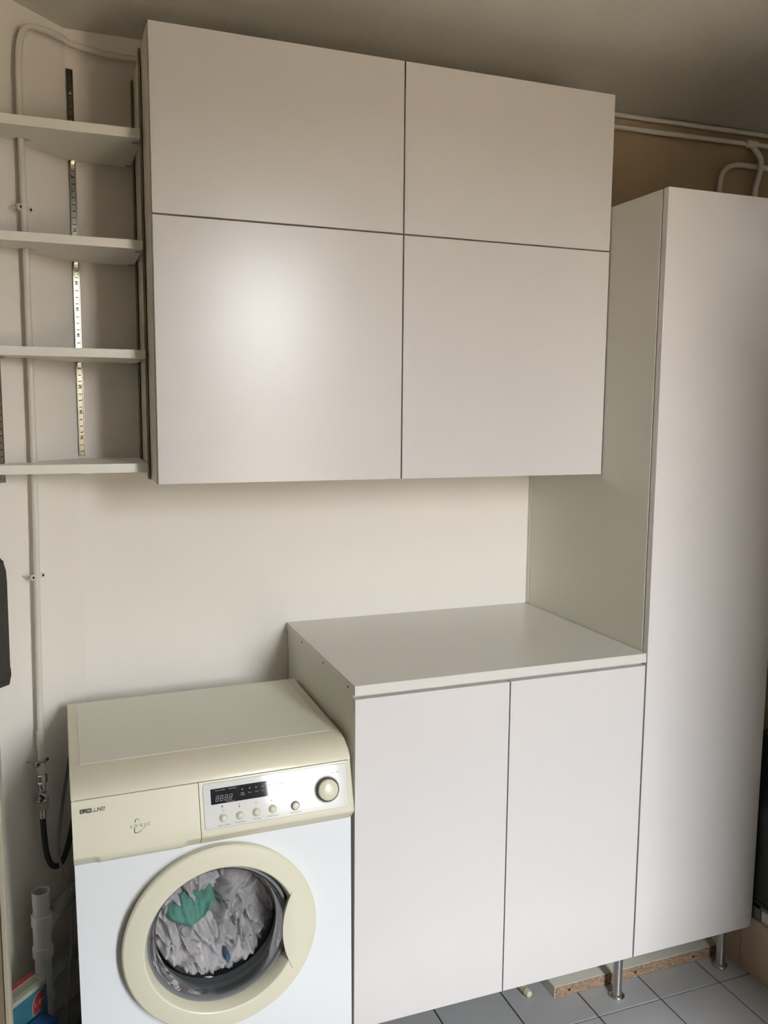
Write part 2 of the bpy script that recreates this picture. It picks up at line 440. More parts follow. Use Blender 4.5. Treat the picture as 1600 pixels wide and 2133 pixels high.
rail('dull metal shelf rail near the front edge of the wall cabinet side', (WX0, -.232), (0, -1, 0), (-1, 0, 0), 1.437, 2.436, M_raild, clips=zs)
rail('dark metal shelf rail on the slanted wall left of the white pipe', tuple(dg(.253, .0005, 0))[:2], DD, DN, 1.432, 2.45, M_raild, clips=zs)
YSF = -.266
PS = .180            # pipe position along the slanted wall
lab = ['white corner shelf nearest the ceiling, top one of four', 'white corner shelf, second of four counted from the ceiling',
       'white corner shelf, third of four counted from the ceiling', 'white corner shelf, lowest of four, with its upper face in view']
for k, (za, zb) in enumerate(SH):
    a = dg(.0, .006, za)
    sE = -YSF/s2                                   # where the slanted wall meets the front edge line
    pts = [(-.4075, -.008, za), (-.4075, -.226+.0, za), (-.4075, YSF, za)]
    pts += [tuple(dg(sE-.02, .009, za)+Vector((0, 0, 0)))]
    for s, off in ((.268, .009), (.268, .019), (.238, .019), (.238, .009), (PS+.018, .009), (PS+.018, .052), (PS-.014, .052), (PS-.014, .009), (.016, .009)):
        pts.append(tuple(dg(s, off, za)))
    pts.append((-.541, -.008, za))
    pts[3] = (pts[3][0], YSF, za) if False else (DA.x+YSF+.014, YSF, za)
    o = prism('corner_shelf', [Vector(q) for q in pts], (0, 0, zb-za), M_shelf)
    tag(o, lab[k], 'shelf', 'white corner shelves')

# ------------------------------------------------------------------ pipes
pp = thing('water_pipe', 'white painted water pipe running down the slanted wall and along the ceiling', 'pipe', tuple(dg(.196, .03, .60)))
path = [dg(.197, .03, .69), dg(.194, .03, .80), dg(.188, .03, 1.1), dg(.180, .03, 1.45), dg(.178, .03, 1.97), dg(.178, .03, 2.30), dg(.174, .03, 2.42),
        dg(.160, .03, 2.473), dg(.135, .03, 2.494), dg(.09, .03, 2.503), dg(.04, .034, 2.503), (-.545, -.034, 2.500), (-.50, -.03, 2.494), (-.40, -.03, 2.487), (0., -.03, 2.487), (1.06, -.03, 2.493), (1.62, -.03, 2.500), (2.095, -.03, 2.506)]
tube('pipe', path, .0076, M_paint, pp, n=16, k=8)
lathe('sleeve', [(.0076, 0), (.0094, .006), (.0094, .05), (.0076, .056)], dg(.195, .03, .75), (0, 0, 1), M_paint, pp, n=18)
lathe('sleeve', [(.0076, 0), (.0094, .006), (.0094, .03), (.0076, .036)], dg(.197, .03, .69), (0, 0, 1), M_paint, pp, n=18)
def clip(parent, s, z, material):
    bm = bmesh.new(); c = dg(s, .03, z)
    add_lathe(bm, [(.0074, -.005), (.0094, -.005), (.0094, .005), (.0074, .005)], c, (0, 0, 1), 20, True)
    add_obox(bm, dg(s+.010, .027, z-.005), DD*.010, DN*.005, (0, 0, .010), .001)
    add_obox(bm, dg(s-.020, .027, z-.005), DD*.010, DN*.005, (0, 0, .010), .001)
    add_lathe(bm, [(.003, -.030), (.003, .002)], dg(s+.016, .03, z), DN, 10)
    o = put('pipe_clip', bm, material, parent)
    lathe('clip_boss', [(0, .004), (.0035, .004), (.0038, .005), (.0072, .005), (.0072, 0), (0, 0)], dg(s+.016, .032, z), DN, material, o, n=18)
    lathe('clip_screw', [(0, .0007), (.0032, .0006), (.0033, 0)], dg(s+.016, .0362, z), DN, M_dark, o, n=12)
    lathe('clip_screw', [(0, .0007), (.0034, .0006), (.0035, 0)], dg(s-.019, .0322, z), DN, M_dark, o, n=12)
clip(pp, .186, 1.196, M_paint); clip(pp, .178, 2.075, M_paint); clip(pp, .196, .722, M_screw)
# branch dropping behind the tall cabinet
tube('branch_pipe', [(1.597, -.03, 2.498), (1.612, -.034, 2.480), (1.628, -.04, 2.455), (1.631, -.042, 2.425), (1.622, -.04, 2.385), (1.617, -.036, 2.34), (1.617, -.034, 2.2), (1.617, -.034, 1.9), (1.617, -.034, .20)], .0095, M_paint, pp, n=14)
lathe('tee', [(.0096, 0), (.0125, .004), (.0125, .046), (.0096, .05)], (1.572, -.03, 2.4995), (1, 0, .01), M_paint, pp, n=18)
cp = tag(tube('ceiling_pipe', [(-.3, -.022, 2.531), (.6, -.022, 2.531), (1.06, -.022, 2.532), (1.66, -.022, 2.537), (2.098, -.022, 2.537)], .0074, M_paint, n=14, k=4),
         'white painted pipe tight under the ceiling along the tan wall', 'pipe')
cp2 = tag(tube('drop_pipe', [(1.474, -.028, .20), (1.474, -.028, 1.8), (1.474, -.028, 2.30), (1.474, -.028, 2.345), (1.480, -.028, 2.385), (1.498, -.028, 2.412), (1.530, -.028, 2.427), (1.57, -.028, 2.431), (1.67, -.020, 2.433), (2.098, -.016, 2.437)], .0088, M_paint, n=14),
          'white painted pipe curving down behind the tall cabinet', 'pipe')

# water tap and hose
tp = thing('water_tap', 'small chrome stop tap at the lower end of the white pipe', 'tap', tuple(dg(.197, .03, .60)))
lathe('collar', [(.007, .0), (.0125, .0), (.0135, .004), (.0135, .020), (.0115, .022), (.007, .022)], dg(.197, .03, .668), (0, 0, 1), M_chrome, tp, n=8, smooth=False)
lathe('valve_body', [(.006, -.004), (.0095, 0), (.0095, .020), (.0085, .026), (.0095, .032), (.0095, .045)], dg(.197, .03, .625), (0, 0, 1), M_chrome, tp, n=20)
lathe('valve_stem', [(0, .028), (.009, .028), (.010, .024), (.010, .012), (.007, .010), (.007, 0)], dg(.200, .030, .642), (DD*.8+DN).normalized(), M_chrome, tp, n=20)
lathe('lever', [(0, .016), (.004, .015), (.004, 0), (0, 0)], dg(.214, .052, .640), (DD*.9+DN*.5).normalized(), M_hose, tp, n=12)
lathe('flange', [(.009, 0), (.016, .0), (.016, .004), (.009, .004)], dg(.198, .03, .623), (0, 0, 1), M_chrome, tp, n=24)
hs = thing('supply_hose', 'black rubber water hose looping from the tap to the washing machine', 'hose', tuple(dg(.198, .03, .42)))
tube('hose', [dg(.198, .03, .596), dg(.199, .031, .57), dg(.200, .034, .53), dg(.199, .038, .485), dg(.192, .042, .453), dg(.178, .046, .437), dg(.160, .05, .443), dg(.143, .054, .475), dg(.120, .055, .54), dg(.102, .053, .62), dg(.088, .047, .70), dg(.07, .045, .76), (-.585, -.07, .79), (-.55, -.085, .79), (-.53, -.109, .79)], .0072, M_hose, hs, n=14)
lathe('hose_nut', [(.007, .0), (.0150, .004), (.0160, .010), (.0160, .024), (.012, .028), (.006, .028)], dg(.198, .03, .595), (0, 0, 1), M_nut, hs, n=24)
lathe('hose_sleeve', [(.0073, 0), (.0085, .002), (.0085, .008), (.0078, .010), (.0085, .012), (.0085, .022), (.006, .024)], dg(.1985, .0305, .574), (0, 0, 1), M_chrome, hs, n=20)
tag(tube('power_cable', [(-.50, -.109, .74), (-.54, -.085, .745), (-.60, -.088, .72), (-.618, -.11, .66), (-.634, -.15, .58), (-.645, -.19, .505), (-.640, -.20, .455), (-.628, -.21, .40), (-.620, -.215, .34), (-.622, -.225, .27), (-.632, -.24, .17), (-.640, -.25, .08), (-.64, -.26, .03), (-.625, -.23, .004), (-.61, -.17, .0035)], .0038, M_cable, n=10),
    'thin grey power cable hanging beside the washing machine', 'cable')

# drain
dr = thing('drain_pipe', 'white plastic standpipe with branch fittings in the corner behind the detergent box', 'pipe', (-.69, -.215, 0))
DC = (-.690, -.215, 0)
lathe('standpipe', [(.0172, .30), (.0172, .408), (.0212, .410), (.0214, .400), (.0208, .385), (.0208, .372), (.0200, .370), (.0200, .345), (.0195, .343), (.0195, .30)], DC, (0, 0, 1), M_pvc, dr, n=32, closed=True, angle=15)
lathe('branch_fitting', [(.018, .235), (.0240, .235), (.0250, .238), (.0250, .262), (.0222, .264), (.0222, .318), (.0250, .320), (.0250, .347), (.0235, .350), (.018, .350)], DC, (0, 0, 1), M_pvc, dr, n=32, closed=True, angle=15)
lathe('lower_pipe', [(0, .0005), (.0205, .0005), (.0205, .05), (.0205, .245), (0, .245)], DC, (0, 0, 1), M_pvc, dr, n=32)
bm = bmesh.new(); add_tube(bm, [(-.690, -.215, .285), (-.672, -.200, .312), (-.650, -.182, .338), (-.630, -.160, .345), (-.615, -.12, .34), (-.60, -.075, .33)], lambda t: .0175+.0007*math.sin(t*95), 18, 14)
put('corrugated_branch', bm, M_pvcg, dr, True)
bm = bmesh.new(); add_tube(bm, [(-.690, -.215, .165), (-.665, -.195, .176), (-.640, -.172, .183), (-.615, -.135, .183), (-.60, -.08, .18)], lambda t: .0190+.0006*math.sin(t*80), 18, 14)
put('lower_branch', bm, M_pvcg, dr, True)
lathe('lower_collar', [(.0206, .118), (.0245, .12), (.0245, .138), (.0206, .14)], DC, (0, 0, 1), M_pvc, dr, n=32)

# ------------------------------------------------------------------ washing machine
MX0, MX1 = -.605, -.0018
wm = thing('washing_machine', 'white front-loading washing machine with cream fascia and laundry inside', 'washing machine', (-.306, -.36, 0))
YB_, YFm = -.113, -.618                        # back, front of the body
PC = Vector((-.311, 0, .461))                  # porthole axis
bm = bmesh.new()
add_box(bm, MX0+.003, MX0+.006, YFm+.002, YB_-.001, .022, .815); add_box(bm, MX1-.006, MX1-.003, YFm+.002, YB_-.001, .022, .815)
add_box(bm, MX0+.006, MX1-.006, YB_-.004, YB_-.001, .022, .815); add_box(bm, MX0+.006, MX1-.006, YFm+.002, YB_-.004, .022, .026)
put('body', bm, M_white, wm)
# front panel with a round opening
bm = bmesh.new(); hx0, hx1, hz0, hz1 = MX0+.002, MX1-.0004, .022, .700; RH = .172
angs = sorted([2*math.pi*i/72 for i in range(72)]+[math.atan2(z-PC.z, x-PC.x) % (2*math.pi) for x in (hx0, hx1) for z in (hz0, hz1)])
inn, outr, back = [], [], []
for a in angs:
    c, s = math.cos(a), math.sin(a)
    k = min([(hx1-PC.x)/c if c > 1e-9 else 1e9, (hx0-PC.x)/c if c < -1e-9 else 1e9, (hz1-PC.z)/s if s > 1e-9 else 1e9, (hz0-PC.z)/s if s < -1e-9 else 1e9])
    inn.append(bm.verts.new((PC.x+c*RH, YFm, PC.z+s*RH))); outr.append(bm.verts.new((PC.x+c*k, YFm, PC.z+s*k)))
    back.append(bm.verts.new((PC.x+c*k, YFm+.006, PC.z+s*k)))
for i in range(len(angs)):
    j = (i+1) % len(angs)
    bm.faces.new((inn[i], inn[j], outr[j], outr[i])); bm.faces.new((outr[i], outr[j], back[j], back[i]))
put('front_panel', bm, M_white, wm)
# lid: side profile swept across the machine, with a slightly sunk top panel
prof = [(YB_, .822), (YB_, .846), (YB_-.004, .850), (-.525, .850), (-.550, .8485), (-.572, .8445), (-.590, .8385), (-.604, .8305), (-.613, .8215), (-.6175, .8125), (-.6175, .812), (-.600, .812)]
bm = bmesh.new(); add_prism(bm, [Vector((MX0, y, z)) for y, z in prof], (MX1-MX0, 0, 0))
bmesh.ops.bevel(bm, geom=[e for e in bm.edges if abs(e.verts[0].co.x-e.verts[1].co.x) < 1e-6], offset=.003, segments=2, profile=.5, affect='EDGES')
lid = put('lid', bm, M_cream, wm, True, 30)
bm = bmesh.new()
ins = .022
add_box(bm, MX0+ins, MX1-ins, -.527, YB_-.012, .8497, .8507, .0004, 1)
put('top_panel', bm, M_lid, lid)
# fascia: curved section, split into dispenser drawer and control panel
AF = math.radians(15); ca, sa = math.cos(AF), math.sin(AF)
def fpt(x, d, out=0.):
    """point on the sloping fascia: d metres below the seam, out metres off the surface"""
    return Vector((x, -.617-d*sa-out*ca, .811-d*ca+out*sa))
def fframe(x, d, out=.0004):
    mt = Matrix(((1, 0, 0), (0, sa, -ca), (0, ca, sa))).to_4x4()   # columns: right, up along slope, outward
    mt = Matrix.Identity(4)
    mt.col[0] = (1, 0, 0, 0); mt.col[1] = (0, sa, ca, 0); mt.col[2] = (0, -ca, sa, 0)
    p = fpt(x, d, out); mt.col[3] = (p.x, p.y, p.z, 1); return mt
def fascia(x0, x1, scoop=None, endcap=0.):
    nx = max(2, int((x1-x0)/.003)); bm = bmesh.new(); rows = []
    for i in range(nx+1):
        x = x0+(x1-x0)*i/nx
        w = 0.
        if scoop:
            a, b = scoop; e = .016
            w = max(0., min(1., (x-a)/e, (b-x)/e)); w = w*w*(3-2*w)
        dx0, dx1 = x-x0, x1-x
        q = 0.
        if endcap and dx1 < .016: q = .010*(1-math.sqrt(max(0, 1-(1-dx1/.016)**2)))
        P = [(0., -.020), (0., -.0025), (.0015, 0.), (.03, 0.), (.06, 0.), (.09, 0.), (.113, 0.)]
        low = [(.1150, -.0006), (.1175, -.0030), (.1215, -.0095), (.1260, -.0170), (.1300, -.0240), (.1330, -.0290), (.1345, -.0420)]
        sc = [(.1150, -.0004), (.1190, -.0016), (.1240, -.0042), (.1285, -.0085), (.1315, -.0150), (.1335, -.0230), (.1345, -.0420)]
        prof = P+[(l[0]*(1-w)+s[0]*w, l[1]*(1-w)+s[1]*w) for l, s in zip(low, sc)]
        rows.append([bm.verts.new(fpt(x, d, o-q)) for d, o in prof])
    for A, B in zip(rows, rows[1:]):
        for k in range(len(A)-1): bm.faces.new((A[k], A[k+1], B[k+1], B[k]))
    bm.faces.new(rows[0]); bm.faces.new(rows[-1][::-1])
    for A, B in zip(rows, rows[1:]): bm.faces.new((A[0], B[0], B[-1], A[-1]))
    return bm
XS = -.3468
drw = put('dispenser_drawer', fascia(MX0+.001, XS-.0007, (-.566, -.372)), M_cream, wm, True, 40)
cpn = put('control_panel', fascia(XS+.0007, MX1+.0020, None, .01), M_cream, wm, True, 40)
# glossy plate with rounded corners
def rrect(x0, x1, d0, d1, r, out):
    pts = []
    for cx_, cd_, a0 in ((x1-r, d0+r, 0), (x0+r, d0+r, 90), (x0+r, d1-r, 180), (x1-r, d1-r, 270)):
        for k in range(5):
            a = math.radians(a0+k*22.5)
            pts.append((cx_+r*math.cos(a), cd_-r*math.sin(a)))
    # order corners counter-clockwise as seen from the front
    return [fpt(x, d, out) for x, d in pts]
def plate(name, x0, x1, d0, d1, r, out0, out1, material, parent):
    bm = bmesh.new(); P = rrect(x0, x1, d0, d1, r, out0)
    add_prism(bm, P, Vector((0, -ca, sa))*(out1-out0))
    return put(name, bm, material, parent)
plate('plate_outline', -.3385, -.0140, .0055, .1015, .006, .0, .0009, M_inkg, cpn)
plt = plate('control_plate', -.3380, -.0145, .006, .101, .0056, .0, .0012, M_plate, cpn)
dsp = plate('display', -.3225, -.1570, .0185, .0510, .0008, .0011, .0017, M_disp, cpn)
def seg7(x, d, h, w):
    sl = .18; L = []
    q = lambda a, b: (a*w+b*h*sl, b*h)
    for A, B in (((0, 0), (1, 0)), ((0, .5), (1, .5)), ((0, 1), (1, 1)), ((0, .06), (0, .44)), ((1, .06), (1, .44)), ((0, .56), (0, .94)), ((1, .56), (1, .94))):
        L.append([q(*A), q(*B)])
    return strokes('digit', L, .0009, fframe(x, d, .0018), M_led, dsp)
for k in range(4): seg7(-.3125+k*.0097, .0450, .0108, .0052)
def lbl(s, size, x, d, material, parent=None, out=.0019, align='CENTER'):
    return text('print', s, size, fframe(x, d, out), material, parent or dsp, align)
lbl('Départ Différé', .0038, -.301, .0225, M_led); lbl('ESSORAGE', .0038, -.275, .0225, M_led)
lbl('Température', .0038, -.281, .0482, M_led)
lbl('Délai\nInitial', .0040, -.2535, .0375, M_led)
for x, s in ((-.237, 'Essor'), (-.2225, 'Turbo'), (-.209, 'Linge'), (-.194, ''), (-.180, ''), (-.166, '')):
    if s: lbl(s, .0036, x, .0370, M_led)
for x in (-.2535, -.2375, -.2235, -.2085, -.194, -.180, -.166):
    lathe('indicator', [(0, .0006), (.0014, .0005), (.0016, 0)], fpt(x, .0280, .0016), (0, -ca, sa), M_led, dsp, n=12)
# buttons, small dial and programme knob
nf = (0, -ca, sa)
for x, d in ((-.298, .082), (-.262, .082), (-.226, .081), (-.190, .080)):
    b = lathe('button', [(0, .0072), (.0035, .0068), (.0065, .0052), (.0082, .0022), (.0085, 0)], fpt(x, d, .001), nf, M_cream, cpn, n=28)
    lathe('button_collar', [(.0084, 0), (.0098, 0), (.0098, .0010), (.0088, .0014), (.0084, .001)], fpt(x, d, .001), nf, M_plate, b, n=28, closed=True)
b = lathe('button', [(0, .0100), (.0050, .0098), (.0072, .0086), (.0078, .0060), (.0080, 0)], fpt(-.139, .081, .001), nf, M_cream, cpn, n=28)
lathe('button_collar', [(.0079, 0), (.0100, 0), (.0100, .0012), (.0090, .003), (.0079, .003)], fpt(-.139, .081, .001), nf, M_inkg, b, n=28, closed=True)
kx, kd = -.0635, .0570
kb = lathe('programme_knob', [(0, .0200), (.010, .0194), (.0180, .0176), (.0222, .0150), (.0234, .0120), (.0238, .004), (.0238, 0)], fpt(kx, kd, .001), nf, M_cream, cpn, n=48)
lathe('knob_rim', [(.0237, 0), (.0272, 0), (.0272, .005), (.0262, .0085), (.0240, .0095), (.0237, .008)], fpt(kx, kd, .001), nf, M_knobrim, kb, n=48, closed=True)
lathe('knob_ring', [(.0273, 0), (.0305, 0), (.0303, .0012), (.0285, .002), (.0273, .0012)], fpt(kx, kd, .001), nf, M_plate, kb, n=48, closed=True)
for s, x, d in (('Départ Différé', -.298, .0965), ('Température', -.262, .0955), ('Essorage', -.226, .0945), ('Départ/Pause', -.190, .0940), ('Marche/Arrêt', -.139, .0950)):
    lbl(s, .0047, x, d, M_inkg, cpn, .0014)
lbl('AA', .0052, -.0365, .0225, M_inkg, cpn, .0014); strokes('fine_print', [[(-.0120, 0), (.0, 0)]], .0009, fframe(-.043, .0232, .0013), M_inkg, cpn)
lathe('symbol', [(0, .0003), (.0019, .0003), (.0019, 0)], fpt(-.2995, .0575, .0012), nf, M_ink, cpn, n=14)
strokes('symbol', [[(0, 0), (0, .007)], (.0024, [(0, -.0001), (0, .0004)])], .0009, fframe(-.2625, .0635, .0013), M_inkg, cpn)
ring = [(math.cos(a*math.pi/8)*.0024, math.sin(a*math.pi/8)*.0024) for a in range(17)]
for x, d in ((-.298, .066), (-.226, .061), (-.139, .063)): strokes('symbol', [ring], .0004, fframe(x, d, .0013), M_inkg, cpn)
strokes('symbol', [(.0022, [(-.002, 0), (-.0015, 0)]), [(.002, -.001), (.002, .001)]], .0008, fframe(-.190, .0615, .0013), M_inkg, cpn)
strokes('plate_line', [[(-.152, 0), (-.096, 0)]], .0003, fframe(0, .0500, .0013), M_inkg, cpn)
# maker's mark on the drawer
def mark(lines, x, d, sc): return [[(px*sc, py*sc) for px, py in L] for L in lines]
PRO = [[(.85, 0), (0, 0), (0, 1), (.8, 1), (.8, .5), (.3, .5)],
       [(.85, 0), (1.05, .2), (1.05, .95), (1.75, 1), (1.75, .55), (1.3, .5), (1.85, 0)],
       [(1.85, 0), (2.05, 0), (2.9, 0), (2.9, 1), (2.2, 1), (2.2, .0)]]
LINE = [[(3.3, 1), (3.3, 0), (4.9, 0), (5.1, .2), (5.1, 1), (5.9, .0), (5.9, 1.0)], [(4.15, .62), (4.15, 0)], [(4.15, .88), (4.15, .95)],
        [(7.1, 0), (6.3, 0), (6.3, 1), (7.1, 1), (7.1, .5), (6.6, .5)]]
fm = fframe(-.587, .0262, .0008)
strokes('brand_mark', mark(PRO, 0, 0, .0067), .0019, fm, M_ink, drw)
strokes('brand_mark', mark(LINE, 0, 0, .0067), .0010, fm, M_ink, drw)
text('brand_mark', 'L O G I C', .0085, fframe(-.4705, .0685, .0010), M_inkg, drw, spacing=1.15)
fm = fframe(-.4775, .0685, .0008)
up = [(-.0035+.0046*(1-math.cos(t)) , .006+.0085*math.sin(t)) for t in [math.pi*k/14 for k in range(1, 12)]]
lo_ = [(-.0050, -.0045), (-.0056, -.0095), (-.0048, -.0128), (-.0022, -.0142), (.0018, -.0138), (.007, -.0112), (.0125, -.0072), (.018, -.0022)]
strokes('brand_mark', [(.0013, up[:5]), (.0008, up[4:])], .001, fm, M_inkg, drw)
strokes('brand_mark', [(.0017, lo_[:4]), (.0012, lo_[3:6]), (.0006, lo_[5:])], .001, fm, M_inkg, drw)

# porthole door
dax = (0, -1, 0)
pd = lathe('porthole_door', [(.203, .617), (.207, .622), (.2115, .640), (.2120, .6445), (.2085, .6480), (.185, .6530), (.169, .6545), (.1665, .6535), (.1645, .650), (.1595, .632), (.1580, .6215), (.170, .6195)],
           PC+Vector((.004, 0, 0)), dax, M_cream, wm, n=96, angle=25)
# lens-shaped grip on the right of the ring
lens = []
for k in range(17):
    z = -.092+.184*k/16; u_ = 1-(z/.092)**2; lens.append((.158-.0225*u_ , z))
for k in range(15, 0, -1):
    z = -.092+.184*k/16; u_ = 1-(z/.092)**2; lens.append((.158+.025*u_, z))
bm = bmesh.new()
cx_, cz_ = PC.x, PC.z-.012
a = [bm.verts.new((cx_+x, -.646, cz_+z)) for x, z in lens]
b = [bm.verts.new((cx_+x, -.6562, cz_+z)) for x, z in lens]
n = len(lens)
for i in range(n): bm.faces.new((a[i], a[(i+1) % n], b[(i+1) % n], b[i]))
mid = [bm.verts.new((cx_+.160+(x-.160)*.45, -.6578, cz_+z*.55)) for x, z in lens]
cen = bm.verts.new((cx_+.160, -.6582, cz_))
for i in range(n):
    bm.faces.new((b[i], b[(i+1) % n], mid[(i+1) % n], mid[i])); bm.faces.new((mid[i], mid[(i+1) % n], cen))
bm.faces.new(a)
put('grip', bm, M_cream, pd, True, 30)
lathe('glass_rim', [(.1600, .6205), (.1570, .628), (.1525, .6295), (.1490, .624), (.1480, .612), (.1600, .612)], PC, dax, M_rubber, pd, n=96, closed=True)
lathe('bowl_side', [(.147, .625), (.1455, .612), (.142, .598), (.139, .588), (.1355, .582), (.131, .5795)], PC, dax, M_bowl, pd, n=96, angle=80)
lathe('glass_bowl', [(.131, .5795), (.125, .5785), (.10, .5765), (.05, .575), (0, .5745)], PC, dax, M_glass, pd, n=96, angle=80)
lathe('gasket', [(.172, .6165), (.165, .614), (.158, .610), (.1530, .604), (.1515, .598), (.1525, .592), (.1475, .588), (.1445, .583), (.1455, .578), (.1415, .574), (.1405, .568), (.150, .560), (.165, .552), (.19, .548)], PC, dax, M_rubber, wm, n=96, angle=60)
lathe('drum', [(.165, .542), (.2, .541), (.235, .532), (.238, .45), (.238, .20), (.23, .18), (0, .18)], PC, dax, M_drum, wm, n=64)
for x in (MX0+.05, MX1-.05):
    for y in (-.57, -.16):
        lathe('foot', [(0, 0), (.018, 0), (.019, .004), (.012, .008), (.008, .009), (.008, .024), (0, .024)], (x, y, 0), (0, 0, 1), M_hose, wm, n=20)
wm.rotation_euler = (0, -.008, 0); wm.location.z = .0025

# ------------------------------------------------------------------ laundry in the drum
random.seed(4)
def garment(name, label, cx, cz, w, h, rot, seed, material, y0=-.540, amp=.020, fold=30., grp='white laundry in the drum'):
    """a crumpled sheet of cloth: folds from warped ridges, edges tucked back into the drum"""
    nx = 46; bm = bmesh.new(); g = []
    c, s = math.cos(rot), math.sin(rot); off = Vector((seed*7.3, seed*3.1, seed*1.7))
    for i in range(nx+1):
        row = []
        for j in range(nx+1):
            u, v = i/nx*2-1, j/nx*2-1
            rr = math.sqrt(u*u+v*v); k = max(abs(u), abs(v))/rr if rr > 1e-6 else 1
            uu, vv = u*(.4+.6*k), v*(.4+.6*k)
            q = Vector((uu*w, vv*h, 0))+off
            wx = noise.noise(q*22)*.020; wz = noise.noise(q*22+Vector((9, 4, 2)))*.020
            lx, lz = uu*w+wx, vv*h+wz
            X = lx*c-lz*s; Z = lx*s+lz*c
            p = Vector((lx*fold, lz*fold*.42, 0))+off
            warp = noise.noise(p*.8)*1.3
            rid = 1-abs(noise.noise(Vector((p.x+warp, p.y, seed))))*2.2
            rid2 = 1-abs(noise.noise(Vector((p.x*2.1-warp, p.y*2.0, seed+5))))*2.
            dd = amp*2.1*(max(0, rid)**1.7*.9+max(0, rid2)**1.5*.36)
            edge = max(0., rr-.55)
            Y = y0+.024-dd+edge*edge*.11
            row.append(bm.verts.new((PC.x+cx+X, Y, PC.z+cz+Z)))
        g.append(row)
    for i in range(nx):
        for j in range(nx): bm.faces.new((g[i][j], g[i+1][j], g[i+1][j+1], g[i][j+1]))
    bmesh.ops.solidify(bm, geom=list(bm.faces), thickness=.0012)
    # keep the cloth behind the glass and inside the drum
    for vtx in bm.verts:
        rr = math.hypot(vtx.co.x-PC.x, vtx.co.z-PC.z)
        vtx.co.y = max(min(vtx.co.y, -.30), -.5735+max(0, rr-.134)*5)
        if rr > .215:
            k = .215/rr; vtx.co.x = PC.x+(vtx.co.x-PC.x)*k; vtx.co.z = PC.z+(vtx.co.z-PC.z)*k
    o = put(name, bm, material, None, True)
    return tag(o, label, 'laundry', grp)
garment('laundry_cloth', 'crumpled white cloth draped over the top of the teal towel', -.045, .078, .085, .048, .55, 1, M_cloth, -.541)
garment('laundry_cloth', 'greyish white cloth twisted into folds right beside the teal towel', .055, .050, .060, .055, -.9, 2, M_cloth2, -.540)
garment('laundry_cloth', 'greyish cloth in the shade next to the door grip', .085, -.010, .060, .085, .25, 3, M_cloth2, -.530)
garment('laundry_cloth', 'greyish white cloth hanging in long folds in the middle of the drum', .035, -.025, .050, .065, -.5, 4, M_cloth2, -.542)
garment('laundry_cloth', 'white cloth pressed to the glass on the hinge side of the teal towel', -.105, -.005, .040, .075, .2, 5, M_cloth, -.538)
garment('laundry_cloth', 'bright white cloth bunched directly under the teal towel', -.035, -.045, .065, .045, .8, 6, M_cloth, -.548)
garment('laundry_cloth', 'white cloth heaped low against the glass on the hinge side', -.085, -.100, .080, .075, -.4, 7, M_cloth, -.545)
garment('laundry_cloth', 'white cloth along the bottom of the glass around the blue scrap', .000, -.128, .115, .078, .1, 8, M_cloth, -.548)
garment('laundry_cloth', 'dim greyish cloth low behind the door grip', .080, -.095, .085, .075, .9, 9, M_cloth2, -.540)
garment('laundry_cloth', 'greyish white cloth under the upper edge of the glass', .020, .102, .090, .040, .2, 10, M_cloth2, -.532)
garment('teal_towel', 'teal terry towel among the white laundry in the drum', -.050, .032, .052, .038, .2, 11, M_teal, -.582, .006, 30., 'coloured laundry in the drum')
garment('blue_cloth', 'small piece of blue cloth low among the white laundry', .028, -.108, .014, .018, .2, 12, M_bluec, -.580, .006, 26., 'coloured laundry in the drum')
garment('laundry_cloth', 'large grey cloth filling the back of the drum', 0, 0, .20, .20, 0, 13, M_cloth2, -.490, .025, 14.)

# ------------------------------------------------------------------ detergent boxes
UX = Vector((s2, s2, 0)); UN = DN            # along the slanted wall (towards the corner), out of it
def card_box(name, label, rc, L, D, H, body):
    """rc: front right top corner in plan; front face looks along UN"""
    t = thing(name, label, 'box', (rc[0], rc[1], 0)); o = Vector((rc[0], rc[1], 0))
    obox('carton', o-UX*L-UN*D, UX*L, UN*D, (0, 0, H), body, t, .0008)
    return t, o
db, o = card_box('detergent_box', 'blue and white detergent box with a red 1,8 KG badge', (-.680, -.363), .17, .050, .270, M_cardw)
Lz = .17; Dz = .05; Hz = .270
obox('front_print', o-UX*(Lz-.0005), UX*(Lz-.001), UN*.0006, (0, 0, Hz-.012), M_cardt, db)
obox('blue_band', o-UX*(Lz-.001)+UN*.0006, UX*(Lz-.002), UN*.0005, (0, 0, Hz-.105), M_carda, db)
add = bmesh.new()
for k, (a0, b0, a1, b1) in enumerate(((.030, .150, .075, .185), (.085, .160, .115, .205), (.12, .150, .16, .17))):
    add_prism(add, [o-UX*a0+UN*.0006+Vector((0, 0, b0)), o-UX*a1+UN*.0006+Vector((0, 0, b0+.006)), o-UX*a1+UN*.0006+Vector((0, 0, b1)), o-UX*((a0+a1)/2)+UN*.0006+Vector((0, 0, b1-.01))], UN*.0004)
put('swirl_print', add, M_carda, db)
hexa = [(a+.007, b+.006) for a, b in ((.004, .2475), (.004, .217), (.016, .202), (.036, .197), (.037, .222), (.028, .241))]
prism('badge_border', [o-UX*(a*1.06-.001)+UN*.0006+Vector((0, 0, .227+(b-.227)*1.08)) for a, b in hexa], UN*.0005, M_cardw, db)
bd = prism('badge', [o-UX*a+UN*.0006+Vector((0, 0, b)) for a, b in hexa], UN*.0009, M_red, db)
mt = Matrix.Identity(4); mt.col[0] = (*UX, 0); mt.col[1] = (0, 0, 1, 0); mt.col[2] = (*UN, 0)
pt = o-UX*.0305+UN*.0017+Vector((0, 0, .2255)); mt.col[3] = (*pt, 1)
text('badge_print', '1,8', .0195, mt, M_cardw, bd)
mt2 = mt.copy(); pt = o-UX*.0168+UN*.0017+Vector((0, 0, .2285)); mt2.col[3] = (*pt, 1)
text('badge_print', 'KG', .0075, mt2, M_cardw, bd)
